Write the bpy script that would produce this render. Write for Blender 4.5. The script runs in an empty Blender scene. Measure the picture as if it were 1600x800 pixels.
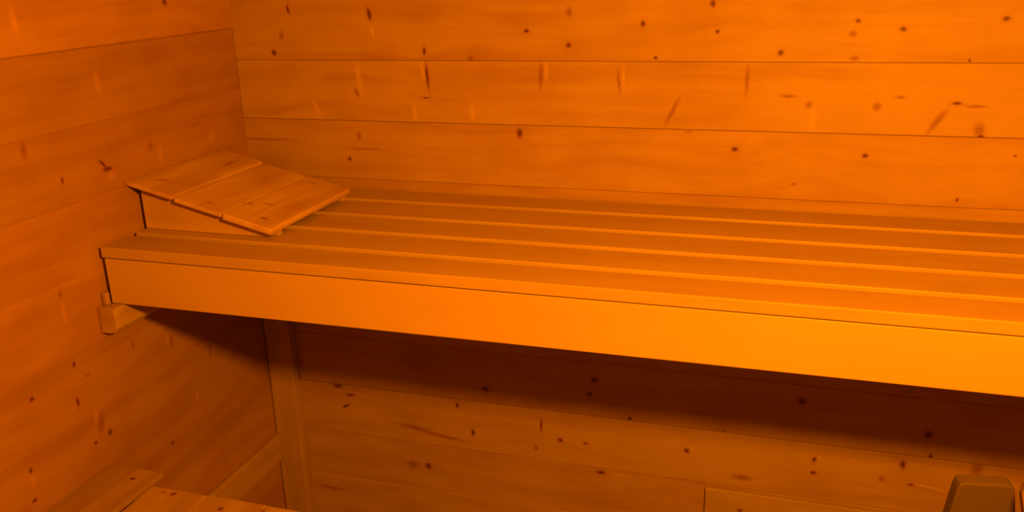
import bpy, bmesh, math, random
from mathutils import Vector, Matrix
random.seed(7)
SC = bpy.context.scene
COL = SC.collection
H = 1.10                     # height of the upper bench top above the floor

# ------------------------------------------------------------ camera
R_ = Vector((0.95188286, 0.30507093, -0.02916761))
U_ = Vector((-0.06925388, 0.30684198, 0.94923754))
F_ = Vector((-0.29853462, 0.90154297, -0.31320497))
cam = bpy.data.cameras.new('camera'); cam.sensor_width = 36.0
cam.lens = 1399.146 / 1600 * 36.0; cam.clip_start = 0.02
co = bpy.data.objects.new('camera', cam); COL.objects.link(co)
m = Matrix((R_, U_, -F_)).transposed().to_4x4()
m.translation = Vector((1.5058728, -2.1702708, 0.58736895 + H))
co.matrix_world = m
SC.camera = co

# ------------------------------------------------------------ world, light, exposure
w = bpy.data.worlds.new('world'); SC.world = w; w.use_nodes = True
w.node_tree.nodes['Background'].inputs[0].default_value = (0, 0, 0, 1)
w.node_tree.nodes['Background'].inputs[1].default_value = 0
SC.view_settings.view_transform = 'Standard'
SC.view_settings.look = 'None'
SC.view_settings.gamma = 1
SC.view_settings.use_curve_mapping = False
SC.view_settings.exposure = 0.0
LX, LY, LZ = 1.72, -1.70, H + 0.70
LCOL = (1.0, 0.318, 0.003)
LPOW = 222.0
lamp = bpy.data.lights.new('sauna_lamp', 'POINT'); lamp.energy = LPOW; lamp.color = LCOL
lamp.shadow_soft_size = 0.065
lo = bpy.data.objects.new('sauna_lamp', lamp); lo.location = (LX, LY, LZ); COL.objects.link(lo)

# ------------------------------------------------------------ knots: kind, u, v, half width, half height, turn
KB= [('d', 1.131, 1.537, 0.0062, 0.0075, 0), ('d', 1.291, 1.58, 0.0058, 0.0101, 0), ('d', 1.305, 1.518, 0.0058, 0.0058, 0), ('d', 1.448, 1.47, 0.007, 0.007, 0), ('d', 1.162, 1.458, 0.0045, 0.0045, 0), ('d', 1.607, 1.54, 0.0065, 0.0056, 0), ('s', 1.599, 1.511, 0.0091, 0.0084, 0), ('s', 1.606, 1.457, 0.0108, 0.007, 0), ('d', 1.701, 1.521, 0.0078, 0.0067, 0), ('d', 1.9, 1.541, 0.0084, 0.0065, 0), ('d', 1.839, 1.455, 0.0025, 0.004, 0), ('s', 1.376, 1.408, 0.0051, 0.039, 0), ('s', 1.205, 1.331, 0.006, 0.0403, -25), ('s', 1.471, 1.372, 0.0182, 0.0044, 0), ('s', 1.517, 1.352, 0.0084, 0.0087, 0), ('s', 1.663, 1.351, 0.0091, 0.0102, 0), ('s', 1.71, 1.373, 0.0117, 0.0042, 0), ('s', 1.79, 1.321, 0.0075, 0.0348, -35), ('d', 1.826, 1.361, 0.0104, 0.0042, 0), ('s', 1.864, 1.356, 0.025, 0.0042, 0), ('s', 1.876, 1.304, 0.0125, 0.0182, 0), ('d', 1.882, 1.289, 0.0063, 0.0042, 0), ('d', 1.356, 1.244, 0.009, 0.0062, 0), ('d', 1.648, 1.238, 0.007, 0.006, 0), ('d', 1.954, 1.25, 0.0036, 0.0028, 0), ('s', 1.496, 1.164, 0.0072, 0.0046, 0), ('d', 1.85, 1.145, 0.0039, 0.0045, 0), ('s', 1.244, 1.284, 0.0108, 0.0031, 0), ('d', 0.418, 1.567, 0.0056, 0.0182, 12), ('d', 0.567, 1.473, 0.0053, 0.0115, 0), ('d', 0.571, 1.407, 0.0045, 0.0363, 3), ('l', 0.558, 1.424, 0.0054, 0.033, 3), ('s', 0.694, 1.455, 0.0102, 0.008, 0), ('d', 0.563, 1.353, 0.0108, 0.002, 0), ('d', 0.843, 1.521, 0.0066, 0.0046, 0), ('s', 0.951, 1.565, 0.008, 0.0135, 0), ('d', 0.949, 1.487, 0.0064, 0.0062, 0), ('s', 0.877, 1.413, 0.0058, 0.0372, -5), ('l', 0.891, 1.423, 0.005, 0.0279, 0), ('s', 1.074, 1.4, 0.004, 0.031, 5), ('l', 1.085, 1.415, 0.0047, 0.024, 0), ('d', 0.818, 1.267, 0.0085, 0.0132, 0), ('l', 0.372, 1.406, 0.0076, 0.0442, 5), ('s', 0.364, 1.363, 0.0057, 0.0153, 20), ('l', 0.529, 1.313, 0.0074, 0.0272, 0), ('l', 0.691, 1.317, 0.007, 0.0264, 0), ('d', 0.326, 1.182, 0.0058, 0.0072, 0), ('s', 0.374, 1.211, 0.0684, 0.0027, 0), ('s', 0.36, 1.247, 0.0076, 0.0122, 0), ('d', 0.123, 1.469, 0.0078, 0.0087, 0), ('d', 0.18, 1.581, 0.0039, 0.0132, 0), ('s', 0.152, 1.514, 0.0078, 0.0132, 0), ('l', 0.238, 1.318, 0.0078, 0.0252, 20), ('l', 0.424, 1.525, 0.0054, 0.0231, 10), ('d', 0.05, 0.484, 0.0092, 0.009, 0), ('d', 0.084, 0.488, 0.0045, 0.0158, 0), ('d', 0.076, 0.321, 0.0046, 0.0211, 0), ('d', 0.22, 0.478, 0.0154, 0.0065, 0), ('d', 0.259, 0.453, 0.0172, 0.0044, 0), ('d', 0.24, 0.412, 0.015, 0.0045, 30), ('d', 0.694, 0.525, 0.0117, 0.0082, 0), ('d', 0.606, 0.463, 0.006, 0.0086, 0), ('d', 0.652, 0.381, 0.006, 0.0129, 0), ('d', 0.5, 0.243, 0.0105, 0.0113, 0), ('s', 0.449, 0.242, 0.0193, 0.0135, 0), ('d', 0.86, 0.435, 0.0037, 0.0184, 0), ('s', 0.843, 0.359, 0.0076, 0.0084, 0), ('d', 0.916, 0.394, 0.0074, 0.0082, 0), ('d', 0.988, 0.395, 0.0074, 0.0041, 0), ('d', 1.032, 0.307, 0.0148, 0.0061, 0), ('l', 1.089, 0.308, 0.0396, 0.0031, 0), ('d', 1.014, 0.593, 0.0105, 0.0098, 0), ('d', 1.001, 0.55, 0.009, 0.0078, 0), ('d', 1.112, 0.487, 0.007, 0.01, 0), ('s', 0.163, 0.111, 0.0552, 0.0048, 0), ('s', 0.468, 0.37, 0.0714, 0.0088, -6), ('s', 0.55, 0.355, 0.082, 0.0065, -6), ('d', 1.364, 0.483, 0.0049, 0.0038, 0), ('d', 1.269, 0.415, 0.0068, 0.0078, 0), ('l', 1.282, 0.423, 0.0051, 0.0078, 0), ('d', 1.595, 0.438, 0.0062, 0.0074, 0), ('l', 1.607, 0.444, 0.0046, 0.0055, 0), ('d', 1.596, 0.399, 0.0077, 0.0057, 0), ('d', 1.805, 0.456, 0.0073, 0.0126, 0), ('s', 1.761, 0.408, 0.009, 0.0093, 0), ('d', 1.829, 0.403, 0.0073, 0.0037, 0), ('d', 1.866, 0.488, 0.0058, 0.0072, 0), ('d', 1.855, 0.547, 0.0101, 0.0105, 0), ('d', 1.554, 0.599, 0.012, 0.0108, 0), ('s', 1.973, 0.47, 0.014, 0.0245, 0), ('s', 1.418, 0.356, 0.0264, 0.0098, 0), ('l', 1.869, 0.402, 0.0464, 0.0036, -7), ('s', 0.054, 1.229, 0.126, 0.0028, 0), ('l', 1.528, 1.322, 0.0084, 0.027, 0)]
KL= [('d', -0.269, 1.616, 0.0072, 0.0073, 0), ('s', -0.214, 1.304, 0.0286, 0.0033, 12), ('d', -0.558, 1.277, 0.0176, 0.0044, -45), ('d', -0.545, 1.262, 0.016, 0.0072, 0), ('l', -0.537, 1.244, 0.012, 0.0101, 0), ('d', -0.681, 1.267, 0.0044, 0.0081, 0), ('s', -0.393, 1.285, 0.009, 0.012, 0), ('l', -0.744, 0.987, 0.0051, 0.027, 0), ('s', -0.745, 1.029, 0.0051, 0.0108, 0), ('d', -0.745, 0.862, 0.0053, 0.0073, 0), ('d', -0.755, 0.774, 0.0054, 0.0112, 0), ('d', -0.87, 0.839, 0.0078, 0.0067, 0), ('s', -0.715, 0.823, 0.009, 0.0043, 0), ('d', -0.681, 0.658, 0.0076, 0.009, -20), ('s', -0.702, 0.692, 0.0129, 0.027, -15), ('l', -0.713, 0.717, 0.0074, 0.029, -10), ('d', -0.728, 0.655, 0.0074, 0.0043, 0), ('d', -0.91, 0.691, 0.0045, 0.0081, 0), ('l', -0.911, 0.672, 0.006, 0.0216, 0), ('d', -0.917, 0.622, 0.0078, 0.0054, 0), ('s', -0.561, 0.832, 0.0063, 0.0108, 0), ('s', -0.429, 0.781, 0.007, 0.0165, 0), ('l', -0.443, 0.796, 0.0069, 0.0165, 0), ('s', -0.286, 0.694, 0.0081, 0.021, 0), ('l', -0.365, 0.593, 0.0076, 0.0136, 0), ('d', -0.484, 0.519, 0.007, 0.0068, 0), ('l', -0.728, 1.6, 0.0078, 0.0325, 5), ('s', -0.765, 1.35, 0.0078, 0.02, 0), ('l', -0.531, 1.454, 0.0098, 0.027, 5), ('l', -0.363, 1.26, 0.0092, 0.0186, 0), ('l', -0.154, 1.265, 0.0137, 0.0132, 0)]
KD= [('d', 0.099, -0.74, 0.0072, 0.0066, 0), ('d', 0.232, -0.768, 0.007, 0.0063, 0), ('s', 0.205, -0.768, 0.0098, 0.0042, 0), ('d', 0.37, -0.739, 0.0081, 0.0084, 0), ('d', 0.488, -0.747, 0.0068, 0.0062, 0), ('d', 0.37, -0.789, 0.0068, 0.008, 0), ('s', 0.462, -0.771, 0.0081, 0.0062, 0)]


# ------------------------------------------------------------ materials
ALB = .52
def mat_wood(name, base, dark, grain='X', knots=None, axes='XZ', off=(0, 0, 0), rough=.5, gs=1.0,
             vary=.12, contrast=.48, scatter=0.0, gain=1.0):
    base = (base[0]*ALB, base[1]*ALB*.96, base[2]*ALB*.8); dark = (dark[0]*ALB, dark[1]*ALB*.96, dark[2]*ALB*.8)
    M = bpy.data.materials.new(name); M.use_nodes = True
    T = M.node_tree; N = T.nodes; L = T.links
    bs = N['Principled BSDF']
    bs.inputs['Roughness'].default_value = rough
    bs.inputs['Specular IOR Level'].default_value = .25
    tc = N.new('ShaderNodeTexCoord')
    ad = N.new('ShaderNodeVectorMath'); ad.operation = 'ADD'; ad.inputs[1].default_value = off
    L.new(tc.outputs['Object'], ad.inputs[0])
    sep = N.new('ShaderNodeSeparateXYZ'); L.new(ad.outputs[0], sep.inputs[0])
    def math_(op, a, b=None, clamp=False):
        n = N.new('ShaderNodeMath'); n.operation = op; n.use_clamp = clamp
        for i, v in enumerate((a, b)):
            if v is None: continue
            if isinstance(v, (int, float)): n.inputs[i].default_value = v
            else: L.new(v, n.inputs[i])
        return n.outputs[0]
    def ramp(v, a, b, lo_, hi_):
        n = N.new('ShaderNodeMapRange'); n.interpolation_type = 'SMOOTHSTEP'
        L.new(v, n.inputs[0])
        for i, x in enumerate((a, b, lo_, hi_)): n.inputs[i + 1].default_value = x
        return n.outputs[0]
    dist = {}
    if knots:
        uv = N.new('ShaderNodeCombineXYZ')
        L.new(sep.outputs[axes[0]], uv.inputs[0]); L.new(sep.outputs[axes[1]], uv.inputs[1])
        wn = N.new('ShaderNodeTexNoise'); wn.inputs['Scale'].default_value = 55; wn.inputs['Detail'].default_value = 2
        L.new(uv.outputs[0], wn.inputs[0])
        ws = N.new('ShaderNodeVectorMath'); ws.operation = 'MULTIPLY_ADD'
        L.new(wn.outputs['Color'], ws.inputs[0]); ws.inputs[1].default_value = (.007, .007, 0)
        L.new(uv.outputs[0], ws.inputs[2])
        wo = N.new('ShaderNodeVectorMath'); wo.operation = 'ADD'; wo.inputs[1].default_value = (-.0035, -.0035, 0)
        L.new(ws.outputs[0], wo.inputs[0])
        for kd, u, v, ru, rv, an in knots:
            mp = N.new('ShaderNodeMapping'); mp.vector_type = 'TEXTURE'
            L.new(wo.outputs[0], mp.inputs[0])
            mp.inputs[1].default_value = (u, v, 0); mp.inputs[2].default_value = (0, 0, math.radians(an))
            mp.inputs[3].default_value = (ru, rv, 1)
            le = N.new('ShaderNodeVectorMath'); le.operation = 'LENGTH'; L.new(mp.outputs[0], le.inputs[0])
            o = le.outputs['Value']
            dist[kd] = o if kd not in dist else math_('MINIMUM', dist[kd], o)
    # grain: noise stretched along the board, bent around the knots
    st = {'X': (1.2, 22, 22), 'Y': (22, 1.2, 22), 'Z': (22, 22, 1.2)}[grain]
    geo = N.new('ShaderNodeNewGeometry'); oi = N.new('ShaderNodeObjectInfo')
    rnd = math_('ADD', geo.outputs['Random Per Island'], oi.outputs['Random'])
    shift = N.new('ShaderNodeCombineXYZ'); 
    for i in range(3): L.new(math_('MULTIPLY', rnd, 7.3 + i), shift.inputs[i])
    gv = N.new('ShaderNodeVectorMath'); gv.operation = 'ADD'
    L.new(ad.outputs[0], gv.inputs[0]); L.new(shift.outputs[0], gv.inputs[1])
    big = N.new('ShaderNodeTexNoise'); big.inputs['Scale'].default_value = 2.6; big.inputs['Detail'].default_value = 1
    L.new(gv.outputs[0], big.inputs[0])
    bend = N.new('ShaderNodeVectorMath'); bend.operation = 'MULTIPLY_ADD'
    L.new(big.outputs['Color'], bend.inputs[0]); bend.inputs[1].default_value = (.10, .10, .10)
    L.new(gv.outputs[0], bend.inputs[2])
    sc = N.new('ShaderNodeVectorMath'); sc.operation = 'MULTIPLY'; L.new(bend.outputs[0], sc.inputs[0])
    sc.inputs[1].default_value = [x * gs for x in st]
    g1 = N.new('ShaderNodeTexNoise'); g1.inputs['Scale'].default_value = 1.0; g1.inputs['Detail'].default_value = 3
    g1.inputs['Roughness'].default_value = .45
    L.new(sc.outputs[0], g1.inputs[0])
    g2 = N.new('ShaderNodeTexNoise'); g2.inputs['Scale'].default_value = 5.0; g2.inputs['Detail'].default_value = 2
    L.new(sc.outputs[0], g2.inputs[0])
    cl = N.new('ShaderNodeTexNoise'); cl.inputs['Scale'].default_value = 7.0; cl.inputs['Detail'].default_value = 2
    L.new(gv.outputs[0], cl.inputs[0])
    f = math_('MULTIPLY', ramp(g1.outputs[0], .35, .7, 0, 1), contrast)
    f = math_('ADD', f, math_('MULTIPLY', ramp(g2.outputs[0], .45, .75, 0, 1), contrast * .35))
    f = math_('ADD', f, math_('MULTIPLY', ramp(cl.outputs[0], .35, .7, 0, 1), contrast * .55))
    f = math_('ADD', f, math_('MULTIPLY', math_('SUBTRACT', math_('FRACT', math_('MULTIPLY', rnd, 3.7)), .5), vary * 2), clamp=True)
    mx = N.new('ShaderNodeMix'); mx.data_type = 'RGBA'; L.new(f, mx.inputs[0])
    mx.inputs[6].default_value = (*base, 1); mx.inputs[7].default_value = (*dark, 1)
    colr = mx.outputs[2]
    def blend(fac, c):
        nonlocal colr
        n = N.new('ShaderNodeMix'); n.data_type = 'RGBA'; L.new(fac, n.inputs[0]); L.new(colr, n.inputs[6])
        n.inputs[7].default_value = (*c, 1); colr = n.outputs[2]
    if 'l' in dist: blend(ramp(dist['l'], .1, 1.5, .55, 0), tuple(min(1, x * 1.35) for x in base))
    if 's' in dist: blend(ramp(dist['s'], .1, 1.5, .78, 0), (.20, .066, .02))
    if 'd' in dist:
        blend(ramp(dist['d'], .9, 2.4, .30, 0), (.28, .10, .03))
        blend(ramp(dist['d'], .35, 1.25, .9, 0), (.09, .014, .006))
    if scatter:      # small random pin knots where none were noted down
        vo = N.new('ShaderNodeTexVoronoi'); vo.inputs['Scale'].default_value = scatter
        L.new(gv.outputs[0], vo.inputs[0])
        blend(ramp(vo.outputs['Distance'], .015, .05, .8, 0), (.09, .014, .006))
    L.new(colr, bs.inputs['Base Color'])
    bp = N.new('ShaderNodeBump'); bp.inputs['Strength'].default_value = .25; bp.inputs['Distance'].default_value = .0015
    L.new(math_('ADD', g1.outputs[0], math_('MULTIPLY', cl.outputs[0], .8)), bp.inputs['Height'])
    L.new(bp.outputs[0], bs.inputs['Normal'])
    return M

PINE = (.74, .56, .30); PINED = (.50, .30, .13)
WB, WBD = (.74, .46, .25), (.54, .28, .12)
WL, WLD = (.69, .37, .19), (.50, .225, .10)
M_wallx = mat_wood('pine_planks', PINE, PINED, 'X')
M_far = mat_wood('dark_planks', (.42, .28, .14), (.30, .18, .08), 'Y')
M_wally = mat_wood('pine_planks_side', PINE, PINED, 'Y')
M_slat = mat_wood('bench_slat_wood', (.80, .53, .28), (.62, .38, .17), 'X', contrast=.35, gs=.8, vary=.04)
M_front = mat_wood('bench_front_wood', (.90, .60, .32), (.80, .50, .25), 'X', contrast=.3, gs=.5, vary=.0)
REST_K = [('s', .262, -.40, .018, .006, 0), ('s', .30, -.37, .02, .004, 10), ('d', .338, -.455, .008, .004, 0), ('s', .30, -.155, .012, .004, 0), ('s', .20, -.46, .014, .004, 0), ('s', .08, -.20, .005, .03, 0), ('s', .05, -.43, .02, .005, 30)]
M_rest = mat_wood('headrest_wood', (1.04, .68, .36), (.68, .38, .16), 'Y', REST_K, 'XY', off=(.02, -.47, 0), contrast=.5, vary=.05, gs=1.0)
M_restx = mat_wood('headrest_side_wood', (.90, .58, .29), (.68, .39, .16), 'X', contrast=.5)
M_beam = mat_wood('beam_wood', (.74, .47, .25), (.50, .28, .12), 'Y', contrast=.5)
M_post = mat_wood('post_wood', (.76, .50, .27), (.56, .32, .14), 'Z', contrast=.5)
M_railx = mat_wood('rail_wood', (.76, .49, .27), (.54, .34, .15), 'X', [('d', 1.417, .262, .006, .005, 0)], 'XZ', off=(0, 0, .23))
M_deck = mat_wood('lower_bench_wood', (.72, .47, .25), (.46, .26, .12), 'Y', KD, 'XY', off=(0, -.75, 0))
M_floor = mat_wood('floor_wood', (.40, .26, .14), (.26, .15, .07), 'X')
M_pail = mat_wood('pail_wood', (.115, .07, .04), (.09, .055, .03), 'Z', contrast=.3, rough=.75)
def mat_plain(name, c, rough=.5, metal=0.0):
    M = bpy.data.materials.new(name); M.use_nodes = True; T = M.node_tree; b = T.nodes['Principled BSDF']
    n = T.nodes.new('ShaderNodeTexNoise'); n.inputs['Scale'].default_value = 60
    r = T.nodes.new('ShaderNodeMix'); r.data_type = 'RGBA'
    r.inputs[6].default_value = (*c, 1); r.inputs[7].default_value = (*[x * .75 for x in c], 1)
    T.links.new(n.outputs[0], r.inputs[0]); T.links.new(r.outputs[2], b.inputs['Base Color'])
    b.inputs['Roughness'].default_value = rough; b.inputs['Metallic'].default_value = metal
    return M
M_steel = mat_plain('steel', (.5, .5, .5), .35, 1.0)
M_dark = mat_wood('dark_ladle_wood', (.26, .13, .07), (.17, .08, .04), 'Z', contrast=.4)

# ------------------------------------------------------------ geometry helpers
def box(bm, x0, x1, y0, y1, z0, z1, bev=0.0, seg=1):
    vs = [bm.verts.new(p) for p in ((x0,y0,z0),(x1,y0,z0),(x1,y1,z0),(x0,y1,z0),(x0,y0,z1),(x1,y0,z1),(x1,y1,z1),(x0,y1,z1))]
    fs = [bm.faces.new([vs[i] for i in q]) for q in ((3,2,1,0),(4,5,6,7),(0,1,5,4),(1,2,6,5),(2,3,7,6),(3,0,4,7))]
    if bev:
        es = list({e for f in fs for e in f.edges})
        bmesh.ops.bevel(bm, geom=es, offset=bev, segments=seg, affect='EDGES', profile=.5)
def prism(bm, pts, axis, a, b, bev=0.0):
    """extrude a closed outline (2-D points) from a to b along 'X' or 'Y'"""
    def P(p, t): return (t, p[0], p[1]) if axis == 'X' else ((p[0], t, p[1]) if axis == 'Y' else (p[0], p[1], t))
    A = [bm.verts.new(P(p, a)) for p in pts]; B = [bm.verts.new(P(p, b)) for p in pts]
    n = len(pts); fs = [bm.faces.new(A), bm.faces.new(B[::-1])]
    for i in range(n): fs.append(bm.faces.new((A[i], B[i], B[(i+1) % n], A[(i+1) % n])))
    bmesh.ops.recalc_face_normals(bm, faces=fs)
    if bev: bmesh.ops.bevel(bm, geom=list({e for f in fs for e in f.edges}), offset=bev, segments=2, affect='EDGES', profile=.5)
def tube(bm, p0, p1, r, n=20):
    p0, p1 = Vector(p0), Vector(p1); d = p1 - p0
    res = bmesh.ops.create_cone(bm, cap_ends=True, segments=n, radius1=r, radius2=r, depth=d.length)
    M = Matrix.Translation((p0 + p1) / 2) @ d.to_track_quat('Z', 'Y').to_matrix().to_4x4()
    bmesh.ops.transform(bm, matrix=M, verts=res['verts'])
def obj(name, bm, mat, parent=None, label=None, smooth=False):
    """link a bmesh given in world coordinates as one mesh object, its origin at the parent's"""
    me = bpy.data.meshes.new(name)
    if smooth:
        for f in bm.faces: f.smooth = True
    bm.to_mesh(me); bm.free()
    for q in (mat if isinstance(mat, list) else [mat]): me.materials.append(q)
    o = bpy.data.objects.new(name, me); COL.objects.link(o)
    if parent is not None:
        base = parent
        off = Vector((0, 0, 0))
        while base is not None: off += base.location; base = base.parent
        me.transform(Matrix.Translation(-off)); o.parent = parent
    if label: o['label'] = label
    return o
def thing(name, label, cat, loc, group=None):
    o = bpy.data.objects.new(name, None); o.empty_display_size = .1; COL.objects.link(o); o.location = loc
    o['label'] = label; o['category'] = cat
    if group: o['group'] = group
    return o
def struct(name, bm, mat, label):
    o = obj(name, bm, mat); o['kind'] = 'structure'; o['label'] = label; o['category'] = name.split('_')[0]
    return o

# ------------------------------------------------------------ the room
XR, YF, ZC, SP = 2.75, -2.75, 2.2, .161
def plank_wall(name, mat, side, z_first, label, knots=None, proud={}, tone={}, bevs={}):
    """one mesh; each plank has a material slot of its own holding the knots that lie in it"""
    bm = bmesh.new(); z = z_first; mats = []; n0 = 0; i = 0
    while z > 0: z -= SP
    while z < ZC:
        a, b = max(z, 0), min(z + SP, ZC)
        k = round((z - z_first) / SP)
        d = proud.get(k, 0.0)
        g, bv = (.0002 if side != 'left' or k in (0, 1) else 0), bevs.get(k, .0016 if side != 'left' else .00012)
        tn = tone.get(k, 1.0)
        if side == 'back':  box(bm, 0, XR, -d, .05, a + g, b - g, bv)
        if side == 'left':  box(bm, -.05, d, YF, .05, a + g, b - g, bv)
        if side == 'right': box(bm, XR + d, XR + .05, YF, .05, a + g, b - g, bv)
        if side == 'front': box(bm, 0, XR, YF - .05, YF - d, a + g, b - g, bv)
        if knots is not None:
            kk = [q for q in knots if a <= q[2] < b]
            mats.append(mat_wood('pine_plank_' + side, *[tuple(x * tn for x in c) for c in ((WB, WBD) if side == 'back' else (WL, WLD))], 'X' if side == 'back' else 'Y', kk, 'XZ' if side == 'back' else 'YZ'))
            bm.faces.ensure_lookup_table()
            for f in bm.faces[n0:]: f.material_index = i
            n0 = len(bm.faces)
        i += 1; z += SP
    return struct(name, bm, mats or mat, label)
plank_wall('wall_back', None, 'back', H + .0265, 'back wall of knotty pine planks behind the benches', KB, {-5: .003, 0: .001, 2: .0012, 1: -.0005})
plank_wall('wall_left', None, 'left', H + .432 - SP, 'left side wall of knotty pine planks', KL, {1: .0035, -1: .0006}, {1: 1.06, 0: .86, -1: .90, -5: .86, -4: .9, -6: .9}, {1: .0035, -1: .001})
plank_wall('wall_right', M_far, 'right', H + .11, 'right side wall of pine planks')
plank_wall('wall_front', M_far, 'front', H + .03, 'wall of pine planks facing the benches')
bm = bmesh.new()
x = 0
while x < XR: box(bm, x + .001, min(x + .12, XR) - .001, YF, 0, -.04, 0, .002); x += .12
struct('floor', bm, M_floor, 'dark wooden floor boards')
bm = bmesh.new(); x = 0
while x < XR: box(bm, x + .001, min(x + .12, XR) - .001, YF, 0, ZC, ZC + .03, .002); x += .12
struct('ceiling', bm, M_far, 'pine board ceiling')

# ------------------------------------------------------------ upper bench
XB0, XB1 = .018, 2.70
ub = thing('sauna_bench', 'long wooden upper bench with wide slats and a plain front board along the back wall', 'bench', (XB0, -.62, H - .135))
for y0, y1 in ((-.106, -.006), (-.246, -.128), (-.376, -.268), (-.508, -.398), (-.626, -.530)):
    bm = bmesh.new(); box(bm, XB0 - .003, XB1, y0, y1, H - .025, H, .0025, 2)
    obj('slat', bm, M_slat, ub)
bm = bmesh.new(); box(bm, XB0, XB1, -.622, -.597, H - .136, H - .0275, .002, 2)
obj('front_board', bm, M_front, ub, 'smooth front board under the slats')
for xc in (.16, .95, 1.75, 2.5):
    bm = bmesh.new(); box(bm, xc - .025, xc + .025, -.5965, -.002, H - .085, H - .0255, .002)
    obj('crossbeam', bm, M_beam, ub)
# ledger on the left wall that carries the bench end
bm = bmesh.new()
prism(bm, [(.0015, H - .2), (.026, H - .200), (.042, H - .196), (.048, H - .186), (.048, H - .1375), (.0015, H - .1375)], 'Y', -.652, -.03, .002)
lg = obj('wall_ledger', bm, M_beam, ub, 'ledger batten on the left wall carrying the bench end')
bm = bmesh.new(); box(bm, .0035, .017, -.636, -.6225, H - .1372, H - .108, .002)
obj('packing_block', bm, M_post, ub)
# rear corner post
bm = bmesh.new(); box(bm, .004, .088, -.034, -.004, .0005, H - .14, .003, 2)
obj('corner_post', bm, M_post, ub, 'upright post in the corner under the bench')

# ------------------------------------------------------------ low rails on the walls
bm = bmesh.new(); box(bm, .0035, .020, -.95, -.036, H - .885, H - .797, .003, 2)
o = obj('wall_rail', bm, M_beam); o['label'] = 'low wooden rail on the left wall running into the corner post under the bench'; o['category'] = 'rail'
bm = bmesh.new(); box(bm, 1.323, XR - .01, -.016, -.0015, -.088 + H - .785 - .23, H - .785 - .23, .003, 2)
o = obj('wall_board', bm, M_railx); o.location = (0, 0, .23)
o['label'] = 'wooden board fixed low on the back wall at the lower right, one square end showing'; o['category'] = 'board'

# ------------------------------------------------------------ wedge headrest
hr = thing('headrest', 'wedge shaped wooden headrest of three tilted boards on the left end of the upper bench', 'headrest', (.02, -.47, H))
import itertools
sl = Vector((.380 - .002, 0, .029 - .121)); sl_len = sl.length; sd = sl.normalized(); nz = Vector((-sd.z, 0, sd.x))
def board_on_slope(t0, t1, y0, y1, lift=0.0, th=.013, bev=.0018):
    bm = bmesh.new(); o0 = Vector((.003, 0, H + .120)) + nz * lift
    pts = []
    for t, d in ((t0, 0), (t1, 0), (t1, -th), (t0, -th)):
        p = o0 + sd * t + nz * d; pts.append((p.x, p.z))
    prism(bm, pts, 'Y', y0, y1, bev)
    return bm
obj('board', board_on_slope(.000, .1265, -.499, -.118, .0020, .010), M_rest, hr)
obj('board', board_on_slope(.1325, .258, -.497, -.116, -.002, .010), M_rest, hr)
obj('board', board_on_slope(.2625, .391, -.499, -.114, .0005, .016, .004), M_rest, hr)
def slope_z(xx): return H + .120 + (xx - .003) * (sl.z / sl.x) - .0155
for y0, y1 in ((-.473, -.455), (-.158, -.140)):
    bm = bmesh.new()
    prism(bm, [(.019, H + .0008), (.352, H + .0008), (.352, slope_z(.352)), (.019, slope_z(.019))], 'Y', y0, y1, .001)
    obj('side_panel', bm, M_restx, hr)
    bm = bmesh.new(); box(bm, .3535, .376, y0 + .012, y1 + .010, H + .0008, slope_z(.376) - .0006, .001)
    obj('foot', bm, M_post, hr)

# ------------------------------------------------------------ lower bench
DZ = H - .516
lb = thing('lower_bench', 'lower wooden bench of boards at the bottom left, below the upper bench', 'bench', (0, -.75, 0))
edges = [(.008, .1505, -.700), (.1655, .3105, -.752), (.3135, .4585, -.750), (.4615, .606, -.751)]
x = .609
while x < 2.3: edges.append((x, x + .145, -.750)); x += .148
for x0, x1, ye in edges:
    bm = bmesh.new(); box(bm, x0, x1, -1.40, ye, DZ - (.011 if x0 < .1 else .025), DZ, .002 if x0 > .1 else .001, 2)
    obj('board', bm, M_deck, lb)
for yc in (-.90, -1.32):
    bm = bmesh.new(); box(bm, .005, 2.38, yc - .025, yc + .025, DZ - .075, DZ - .0255, .002)
    obj('crossbeam', bm, M_wallx, lb)
for xc in (.32, 2.2):
    for yc in (-.90, -1.32):
        bm = bmesh.new(); box(bm, xc - .025, xc + .025, yc - .025, yc + .025, .0005, DZ - .0755, .003)
        obj('leg', bm, M_post, lb)

# ------------------------------------------------------------ pail with a raised stave, ladle inside
pc = Vector((1.811, -1.044, DZ)); nrm = Vector((.15, -.99, 0)).normalized(); side = Vector((-nrm.y, nrm.x, 0))
pl = thing('sauna_pail', 'brown wooden pail with a tall tapering ear stave at the lower right', 'pail', pc)
bm = bmesh.new(); rb, rt, ph = .135, .125, .225
n = 24
for i in range(n):
    a0 = 2 * math.pi * i / n + .012; a1 = 2 * math.pi * (i + 1) / n - .012
    ring = []
    for (rr, zz) in ((rb, .001), (rt, ph), (rt - .014, ph), (rb - .014, .001)):
        ring.append([bm.verts.new((pc.x + rr * math.cos(a), pc.y + rr * math.sin(a), pc.z + zz)) for a in (a0, a1)])
    for k in range(4):
        q = ring[k]; r2 = ring[(k + 1) % 4]; bm.faces.new((q[0], q[1], r2[1], r2[0]))
    bm.faces.new([ring[k][0] for k in (3, 2, 1, 0)]); bm.faces.new([ring[k][1] for k in range(4)])
obj('body', bm, M_pail, pl)
bm = bmesh.new(); res = bmesh.ops.create_cone(bm, cap_ends=True, segments=32, radius1=rb - .012, radius2=rb - .012, depth=.012)
bmesh.ops.translate(bm, verts=res['verts'], vec=pc + Vector((0, 0, .02))); obj('bottom', bm, M_pail, pl)
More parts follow.
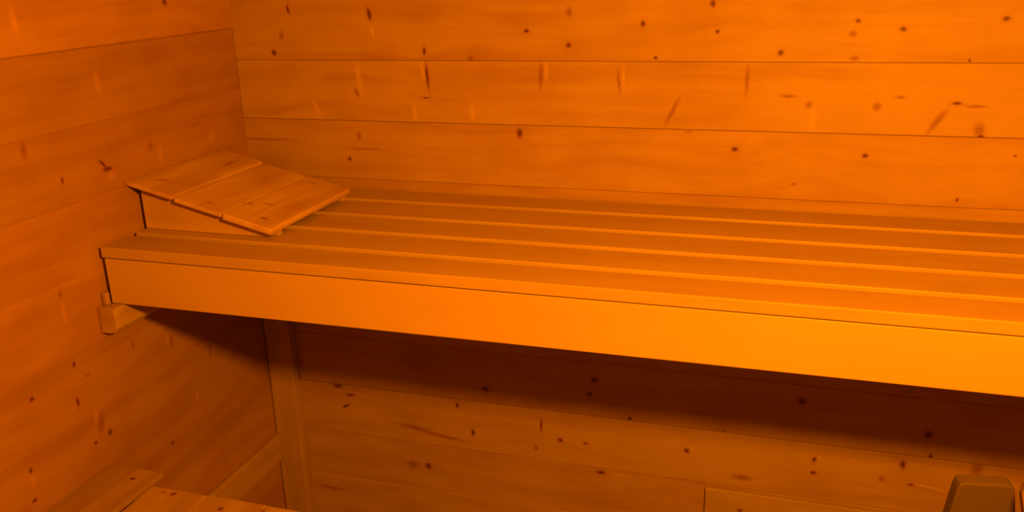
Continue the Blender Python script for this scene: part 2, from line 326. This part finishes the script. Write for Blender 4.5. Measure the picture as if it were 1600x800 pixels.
for zz in (.05, .18):
    bm = bmesh.new(); rr = rb + (rt - rb) * zz / ph + .0004
    for r0, z0, r1, z1 in ((rr, zz, rr, zz + .02), (rr + .002, zz + .02, rr + .002, zz)): pass
    prof = [(rr, zz), (rr + .002, zz), (rr + .0015, zz + .02), (rr - .0005, zz + .02)]
    rings = [[bm.verts.new((pc.x + a_ * math.cos(t), pc.y + a_ * math.sin(t), pc.z + b_)) for a_, b_ in prof] for t in [2 * math.pi * i / 48 for i in range(48)]]
    for i in range(48):
        for k in range(4): bm.faces.new((rings[i][k], rings[(i+1) % 48][k], rings[(i+1) % 48][(k+1) % 4], rings[i][(k+1) % 4]))
    bmesh.ops.recalc_face_normals(bm, faces=bm.faces[:])
    obj('hoop', bm, M_steel, pl)
def ear(sgn, top):
    bm = bmesh.new()
    half = [(.066, ph - .06), (.056, ph + .02), (.039, top - .012), (.036, top - .003), (.030, top)]
    outl = [(a, b) for a, b in half] + [(-a, b) for a, b in half[::-1]]
    A, B = [], []
    for s, zz in outl:
        for lst, rr in ((A, rt + .004 + .026), (B, rt + .004)):
            p = pc - nrm * sgn * rr + side * s + Vector((0, 0, zz)); lst.append(bm.verts.new(p))
    fs = [bm.faces.new(A), bm.faces.new(B[::-1])]; k = len(outl)
    for i in range(k): fs.append(bm.faces.new((A[i], A[(i+1) % k], B[(i+1) % k], B[i])))
    bmesh.ops.recalc_face_normals(bm, faces=fs)
    bmesh.ops.bevel(bm, geom=list({e for f in fs for e in f.edges}), offset=.003, segments=2, affect='EDGES', profile=.5)
    return bm
obj('ear', ear(1, .377), M_pail, pl, 'tall tapering raised stave')
obj('ear', ear(-1, .300), M_pail, pl)
bm = bmesh.new(); tube(bm, pc - nrm * (rt + .003) + Vector((0, 0, .255)), pc + nrm * (rt + .003) + Vector((0, 0, .255)), .011)
obj('handle', bm, M_pail, pl)

ld = thing('ladle', 'dark wooden ladle handle leaning out of the pail at the right edge', 'ladle', pc + Vector((.03, .02, .03)))
bm = bmesh.new()
p0 = Vector((1.885, -1.03, DZ + .07)); p1 = Vector((1.837, -.965, H - .098)); dd = (p1 - p0).normalized()
sx = Vector((1, .1, 0)); sx = (sx - dd * sx.dot(dd)).normalized(); sy = dd.cross(sx)
pts = []
for t, hw in ((0, .011), (.75, .014), (.96, .019), (1, .014)):
    c = p0.lerp(p1, t); pts.append([bm.verts.new(c + sx * a * hw + sy * b * .006) for a, b in ((-1,-1),(1,-1),(1,1),(-1,1))])
bm.faces.new(pts[0][::-1]); bm.faces.new(pts[-1])
for i in range(3):
    for k in range(4): bm.faces.new((pts[i][k], pts[i][(k+1) % 4], pts[i+1][(k+1) % 4], pts[i+1][k]))
bmesh.ops.recalc_face_normals(bm, faces=bm.faces[:])
obj('handle', bm, M_dark, ld)
bm = bmesh.new(); r_ = bmesh.ops.create_uvsphere(bm, u_segments=24, v_segments=12, radius=.038)
bmesh.ops.delete(bm, geom=[v for v in bm.verts if v.co.z > .012], context='VERTS')
bmesh.ops.solidify(bm, geom=bm.faces[:], thickness=.003)
bmesh.ops.translate(bm, verts=bm.verts[:], vec=(1.885, -1.03, DZ + .072))
obj('bowl', bm, M_dark, ld, smooth=True)
